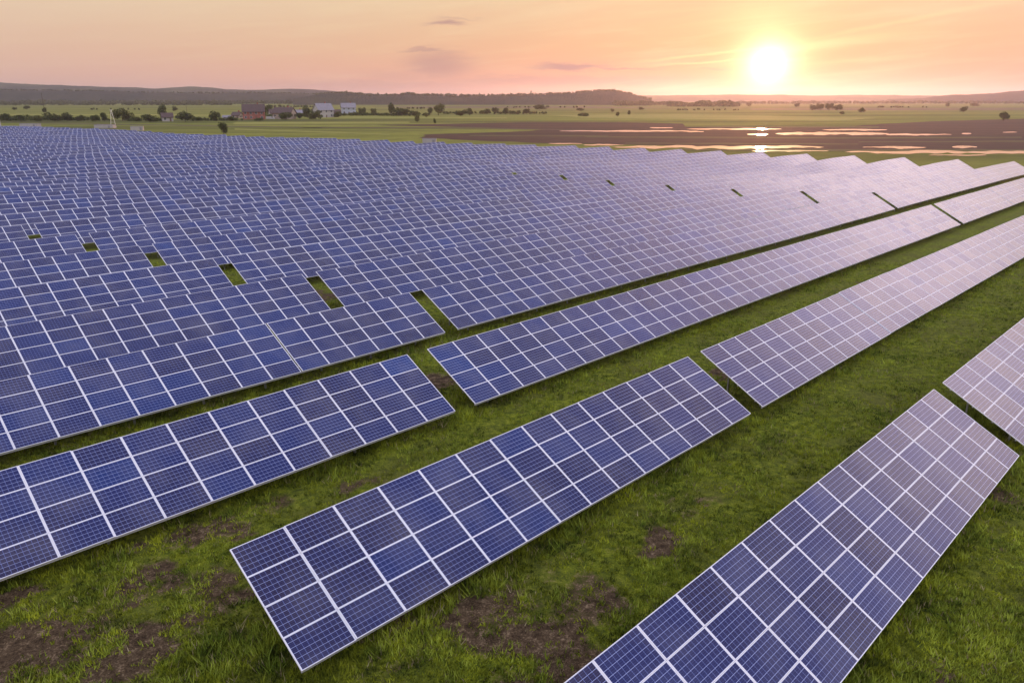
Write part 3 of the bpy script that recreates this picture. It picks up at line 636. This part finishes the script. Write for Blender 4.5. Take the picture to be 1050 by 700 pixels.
cabin('container', 141, 134.2, 12, 4.0, 'short grey white equipment cabin right of the A-frame mast', 'container', .3)
cabin('container', 440.5, 146.6, 14, 3.6, 'white equipment cabin at the field edge before the brown field', 'container', .05)
def van(px, py, wpx, label, rz):
    p = gp(px, py); k = FPX / (p - Vector((0, 0, H))).dot(FW); w = min(6.0, wpx / k); o = tag(empty('van', p, rz), label, 'van')
    mb = MB(); h = w * .36; d = w * .36
    prof = [(-w / 2, .35), (w / 2, .35), (w / 2, h * .55), (w * .42, h * .62), (w * .30, h), (-w * .48, h), (-w / 2, h * .9)]
    n = len(prof); V = [(x, -d / 2, z) for x, z in prof] + [(x, d / 2, z) for x, z in prof]
    mb.raw(V, [(i, (i + 1) % n, n + (i + 1) % n, n + i) for i in range(n)]); mb.raw(V, [(0, 1, 2, 3), (0, 3, 4, 6), (4, 5, 6, 6)]); mb.raw(V, [(n + 3, n + 2, n + 1, n), (n + 6, n + 4, n + 3, n), (n + 6, n + 5, n + 4, n + 4)])
    mb.build('body', M_WHITE, o)
    mb = MB(); mb.box((w * .25, -d / 2 - .01, h * .78), (w * .2, .02, h * .25)); mb.build('window', M_PANE, o)
    for sx in (-.32, .32):
        for sy in (-1, 1):
            mb = MB(); mb.tube((sx * w, sy * d / 2 - .1, .35), (sx * w, sy * d / 2 + .1, .35), .35, .35, 14); mb.build('wheel', M_PANE, o)
van(277.5, 122.6, 8, 'white van parked between the red brick house and the farmhouse', .05)
# masts
def mast(px, py, hpx, label):
    p = gp(px, py); k = FPX / (p - Vector((0, 0, H))).dot(FW); h = hpx / k; o = tag(empty('mast', p), label, 'mast'); s = h * .16
    for sx in (-1, 1):
        mb = MB(); mb.bar((sx * s, 0, 0), (sx * .15, 0, h), .16, .16); mb.build('leg', M_WFRAME, o)
    mb = MB()
    for t in (.3, .55, .78): mb.bar((-s * (1 - t), 0, h * t), (s * (1 - t), 0, h * t), .1, .1)
    mb.build('brace', M_WFRAME, o); mb = MB(); mb.bar((-1.0, 0, h), (1.0, 0, h), .15, .15); mb.build('crossarm', M_WFRAME, o)
mast(116.5, 130.8, 17, 'pale A-frame mast standing at the far edge of the solar field')
def pole(px, py, hpx, label, mat, r=.12):
    p = gp(px, py); k = FPX / (p - Vector((0, 0, H))).dot(FW); h = hpx / k; o = tag(empty('utility_pole', p), label, 'pole')
    mb = MB(); mb.tube((0, 0, 0), (0, 0, h), r, r * .6); mb.build('shaft', mat, o, True); mb = MB(); mb.bar((-1.1, 0, h * .94), (1.1, 0, h * .94), .12, .12); mb.build('crossarm', mat, o)
pole(.8, 131, 13, 'pale pole cut by the left picture edge beside the container', M_WHITE, .4)
pole(46, 116, 20, 'thin utility pole rising from the meadow bush on the left', M_BARK, .28)
pole(192, 118, 9, 'thin pale pole behind the dome-shaped tree', M_BARK, .2)
p = height_at(544.5, 98.5, 2480); o = tag(empty('tower', p), 'small tower standing on the wooded ridge', 'tower')
mb = MB(); mb.tube((0, 0, -6), (0, 0, 13), 3.0, 2.0, 10); mb.build('shaft', M_TAN, o); mb = MB(); mb.tube((0, 0, 13), (0, 0, 16), 2.6, .4, 10); mb.build('roof', M_TILE, o)

# ------------------------------------------------------------------ solar tables
FR, FRY = .029, .018; HX, HY, TH = .832, .502, .04
def module_arrays():
    o4 = [(-HX, -HY), (HX, -HY), (HX, HY), (-HX, HY)]; i4 = [(-HX + FR, -HY + FRY), (HX - FR, -HY + FRY), (HX - FR, HY - FRY), (-HX + FR, HY - FRY)]
    gl = [(x, y, -.004) for x, y in i4] + [(x, y, -.012) for x, y in i4]
    glF = [(0, 1, 2, 3), (7, 6, 5, 4)]
    fr = [(x, y, 0) for x, y in o4] + [(x, y, 0) for x, y in i4] + [(x, y, -TH) for x, y in o4] + [(x, y, -TH) for x, y in i4]
    frF = []
    for i in range(4):
        j = (i + 1) % 4
        frF += [(i, j, 4 + j, 4 + i), (8 + i, 8 + j, j, i), (4 + i, 4 + j, 12 + j, 12 + i), (8 + j, 8 + i, 12 + i, 12 + j)]
    return np.array(gl), np.array(glF), np.array(fr), np.array(frF)
GLV, GLF, FRV, FRF = module_arrays()
UVQ = np.array([(0, 0), (1, 0), (1, 1), (0, 1)], np.float32)
def set_uv(me, midx):
    uv = me.uv_layers.new(name='UVMap'); n = len(me.loops); d = np.zeros((n // 4, 4, 2), np.float32); d[np.asarray(midx) == 0] = UVQ; uv.data.foreach_set('uv', d.ravel())
glass_me = mesh_np('solar_module', GLV, GLF, [M_GLASS, M_BACK], [0, 1]); set_uv(glass_me, [0, 1])
frame_me = mesh_np('frame', FRV, FRF, [M_ALU])
full_me = mesh_np('solar_module', np.concatenate([GLV, FRV]), np.concatenate([GLF, FRF + 8]), [M_GLASS, M_BACK, M_ALU], [0, 1] + [2] * 16); set_uv(full_me, [0, 1] + [2] * 16)
for m_ in (glass_me, full_me):
    for pl in m_.polygons: pass
def merged_modules(name, mats, parent):
    """mats: list of (pos(3), rot euler x,y) local"""
    n = len(mats); base = np.concatenate([GLV, FRV]); nv = len(base); Vs = np.zeros((n, nv, 3))
    for i, (p, M3) in enumerate(mats): Vs[i] = base @ M3.T + p
    Fb = np.concatenate([GLF, FRF + 8]); F = (Fb[None] + (np.arange(n) * nv)[:, None, None]).reshape(-1, 4)
    mi = np.tile([0, 1] + [2] * 16, n); me = mesh_np(name, Vs.reshape(-1, 3), F, [M_GLASS, M_BACK, M_ALU], mi); set_uv(me, mi)
    a = me.attributes.new('seed', 'FLOAT', 'POINT'); a.data.foreach_set('value', np.repeat(rng.random(n), nv).astype(np.float32))
    return link(name, me, parent)
ORD = ['first', 'second', 'third', 'fourth', 'fifth', 'sixth', 'seventh', 'eighth', 'ninth', 'tenth', 'eleventh', 'twelfth', 'thirteenth', 'fourteenth', 'fifteenth', 'sixteenth', 'seventeenth', 'eighteenth', 'nineteenth', 'twentieth']
TENS = {20: 'twenty', 30: 'thirty', 40: 'forty'}
def ordw(n):
    if n <= 20: return ORD[n - 1]
    t = n // 10 * 10; u_ = n - t
    return (TENS[t] + '-' + ORD[u_ - 1]) if u_ else {30: 'thirtieth', 40: 'fortieth'}[t]
def solar_table(k, s0, cols, label, mode, extra=(), group='long solar tables in parallel rows'):
    """mode 2: modules with frames as sub-parts, 1: single modules as parts, 0: small in the picture, one surface"""
    d = D0 + DP * k - (.22 if k >= 4 else 0); base = U * s0 + Wv * d; bz = float(terrain(base[0], base[1]))
    root = tag(empty('solar_table', (base[0], base[1], bz), PSI), label, 'solar table', group)
    r = np.random.default_rng(1000 + k * 17 + int(s0 * 3) % 97 + 200)
    ct, st = math.cos(TAU), math.sin(TAU)
    colx = np.arange(cols) * MW + MW / 2
    for (c0, g) in extra: colx[c0:] += g
    wx = base[0] + U[0] * colx + Wv[0] * 1.77; wy = base[1] + U[1] * colx + Wv[1] * 1.77
    sec = (np.arange(cols) + int(r.integers(0, 5))) // 5
    sdz = r.normal(size=sec.max() + 1) * .009; sta = r.normal(size=sec.max() + 1) * .0028; srx = r.normal(size=sec.max() + 1) * .002
    cz = LOW + terrain(wx, wy) - bz + sdz[sec] * (1 if k > 0 else .6)
    slope = np.gradient(cz - sdz[sec], colx) if cols > 2 else np.zeros(cols)
    mods = []
    for i in range(cols):
        for j in range(4):
            q = (j + .5) * MH; ta = TAU + sta[sec[i]] + r.normal() * .0022; ry = -slope[i] + srx[sec[i]] + r.normal() * .0022
            M3 = np.array((Matrix.Rotation(ry, 3, 'Y') @ Matrix.Rotation(ta, 3, 'X')))
            mods.append((np.array([colx[i], q * ct, cz[i] + q * st]), M3, i, j, (ry, ta)))
    single = []
    if mode:
        P = np.array([m_[0] for m_ in mods]); wp = np.c_[base[0] + P[:, 0] * U[0] + P[:, 1] * Wv[0], base[1] + P[:, 0] * U[1] + P[:, 1] * Wv[1], bz + P[:, 2]]
        x, y, z = proj_np(wp); ok = (z > 2) & (x > -25) & (x < 1075) & (y > 60) & (y < 725)
        idx = np.where(ok)[0]; idx = idx[np.argsort(z[idx])][:100]; single = set(idx.tolist())
        for a_ in sorted(single):
            p, M3, i, j, (ry, ta) = mods[a_]
            o = link('solar_module', glass_me if mode == 2 else full_me, root); o.matrix_local = Matrix.Translation(Vector(p)) @ Matrix(M3.tolist()).to_4x4()
            if mode == 2: link('frame', frame_me, o)
    rest = [(m_[0], m_[1]) for a_, m_ in enumerate(mods) if a_ not in single] if mode else [(m_[0], m_[1]) for m_ in mods]
    if rest:
        o = merged_modules('solar_module' if mode else 'module_surface', rest, root)
        if mode: o['kind'] = 'stuff'
    # purlins under the modules, bent with the ground
    def purlin(q, w, h, off):
        mb = MB(); yy = q * ct + off * st; pts = []
        xs_ = np.r_[colx[0] - MW / 2 + .02, colx, colx[-1] + MW / 2 - .02]; zs_ = np.r_[cz[0], cz, cz[-1]] + q * st - off * ct
        for a_ in range(len(xs_) - 1): mb.bar((xs_[a_], yy, zs_[a_]), (xs_[a_ + 1], yy, zs_[a_ + 1]), w, h)
        return mb
    posts = []; rafters = []
    step = 2
    for i in range(0, cols, step):
        x = colx[i] + (MW / 2 if i + 1 < cols else 0)
        for q in (1.0, 3.1):
            zt = cz[i] + q * st - .20; mb = MB(); mb.box((x, q * ct + .1 * st, (zt - .4) / 2), (.10, .07, zt + .4)); posts.append(mb)
        mb = MB(); mb.bar((x, .25 * ct + .14 * st, cz[i] + .25 * st - .14 * ct), (x, 3.85 * ct + .14 * st, cz[i] + 3.85 * st - .14 * ct), .07, .10); rafters.append(mb)
    if mode and k <= 3:
        for q in (.45, 1.55, 2.5, 3.6): purlin(q, .05, .05, .075).build('purlin', M_RAIL, root)
        purlin(.03, .035, .09, .09).build('edge_rail', M_RAIL, root)
        for mb in posts[:100]: mb.build('post', M_STEEL, root)
        for mb in rafters: mb.build('rafter', M_STEEL, root)
    else:
        mb = MB()
        for q in ((.45, 1.55, 2.5, 3.6) if k < 12 else (.1, 3.6)):
            b_ = purlin(q, .05, .05, .075)
            for v, f in zip(b_.V, b_.F): mb.raw(v, f - f.min())
        for b_ in posts + rafters:
            for v, f in zip(b_.V, b_.F): mb.raw(v, f - f.min())
        mb.build('support_frame', M_STEEL, root)
    return root
BLK = ['left of the first aisle gap', 'between the two aisle gaps', 'right of the second aisle gap']
NC = 46
solar_table(0, 34.53 - 22 * MW, 22, 'nearest solar table at bottom right, running out of the lower picture edge', 2)
solar_table(0, 35.72, NC, 'short visible corner of a solar table at the right edge, beyond the nearest table', 2)
solar_table(1, 7.44, 14, 'short free-standing solar table in the middle foreground, fourteen columns long', 2, [])
solar_table(1, 31.97, NC, 'long pinkish solar table in line behind the short foreground one', 1)
solar_table(2, 21.34 - NC * MW, NC, 'blue solar table at lower left, nearest of the left block with grass before it', 2)
solar_table(2, 22.6, NC, 'solar table right of the first aisle gap with a wide grass lane before it', 1)
solar_table(2, 22.6 + NC * MW + 1.15, NC, 'pale glaring solar table at right, in line with the grass lane row', 1)
for k in range(3, 44):
    g1 = 29.1 - 2.02 * (k - 3) if k > 3 else 29.11
    g2 = 30.24 + (NC * MW) if k == 3 else 106.0 - 1.95 * (k - 4) - .4
    e = row_end(k); ro = ordw(k + 1)
    if k <= 9:
        n = NC; s0 = g1 - n * MW
        solar_table(k, s0, n, f'{ro} row solar table left of the first aisle gap, counting rows from the foreground', 1 if k <= 12 else 0, [(40, .08)] if k == 3 else ())
    sm = g1 + 1.13; n = int(round((g2 - sm) / MW)); vis_l = .10 * (D0 + DP * k) * 1.0
    g2 = sm + n * MW
    if g2 > -10 + (0.22 * DP * k - 6):      # the block lies at least partly inside the view
        solar_table(k, sm, n, f'{ro} row solar table between the two aisle gaps, counting rows from the foreground', 1 if k <= 12 else 0)
    s3 = g2 + 1.13; n3 = int((e - s3) / MW)
    if n3 > 2: solar_table(k, s3, n3, f'{ro} row solar table right of the second aisle gap, counting rows from the foreground', 1 if k <= 12 else 0)
    if k <= 2: pass

# ------------------------------------------------------------------ grass and weeds
def grass(name, n, hmin, hmax, wid, blades, mat, seed, lim, clumpn=1.0, label='', far=70):
    r = np.random.default_rng(seed)
    # scatter uniformly over the ground the camera can see, thinner with distance
    Y = 11.5 * (far / 11.5) ** (r.random(n * 3)) ; X = (r.random(n * 3) * 2 - 1) * (Y * .78 + 3)
    keep = value_noise(X, Y, 1.1, 41, 4, .6) * clumpn + (1 - clumpn) > lim; keep &= mud_mask(X, Y) * .97 < r.random(n * 3)
    X = X[keep][:n]; Y = Y[keep][:n]; n = len(X)
    Z = (value_noise(X, Y, 2.2, 5, 4) - .5) * .22 * smooth01((90 - np.hypot(X, Y)) / 20) + terrain(X, Y) - .02
    hh = (hmin + (hmax - hmin) * r.random(n) ** 2)[:, None] * (.6 + .8 * value_noise(X, Y, 2.6, 77, 3))[:, None]
    rowpos = (X * Wv[0] + Y * Wv[1] - D0) % DP; hh = hh * (1 + .7 * ((rowpos < 3.6) | (rowpos > DP - .4)))[:, None]     # unmown under the tables
    X = X[:, None] + r.normal(size=(n, blades)) * .05; Y = Y[:, None] + r.normal(size=(n, blades)) * .05; Z = np.repeat(Z[:, None], blades, 1)
    a = r.random((n, blades)) * 6.283; lean = (r.random((n, blades)) * .9) * hh; w_ = wid * (.6 + .8 * r.random((n, blades)))
    ca, sa = np.cos(a), np.sin(a); a2 = r.random((n, blades)) * 6.283
    V = np.zeros((n, blades, 3, 3))
    V[:, :, 0] = np.stack([X - ca * w_, Y - sa * w_, Z], -1); V[:, :, 1] = np.stack([X + ca * w_, Y + sa * w_, Z], -1)
    V[:, :, 2] = np.stack([X + np.cos(a2) * lean, Y + np.sin(a2) * lean, Z + hh], -1)
    V = V.reshape(-1, 3); o = link(name, mesh_np(name, V, np.arange(len(V)).reshape(-1, 3), [mat])); tag(o, label, 'grass', None, 'stuff')
M_GR1 = mat_leaf('meadow_grass', (.028, .042, .004), (.38, .43, .024), True); M_GR2 = mat_leaf('bright_grass_tufts', (.10, .15, .012), (.42, .50, .06), True)
grass('grass', 150000, .05, .16, .020, 4, M_GR1, 3, .30, 1.0, 'short green meadow grass growing between the solar rows')
grass('tall_grass', 30000, .10, .26, .018, 5, M_GR2, 4, .52, 1.0, 'brighter grass tufts scattered over the meadow')

grass('dry_grass', 9000, .08, .24, .014, 3, mat_leaf('dry_stalks', (.16, .12, .06), (.42, .36, .20)), 6, .45, 1.0, 'pale dry stalks scattered in the meadow')

# ------------------------------------------------------------------ evening haze
m = bpy.data.materials.new('haze_air'); m.use_nodes = True; nt = m.node_tree; nt.nodes.clear()
out = nt.nodes.new('ShaderNodeOutputMaterial'); pv = nt.nodes.new('ShaderNodeVolumePrincipled'); nt.links.new(pv.outputs[0], out.inputs['Volume'])
pv.inputs['Color'].default_value = (.74, .76, 1.0, 1); pv.inputs['Density'].default_value = 0.85e-4; pv.inputs['Anisotropy'].default_value = .74
mb = MB(); mb.box((0, 5300, 74), (18400, 11800, 156)); o = mb.build('haze', m); tag(o, kind='stuff')
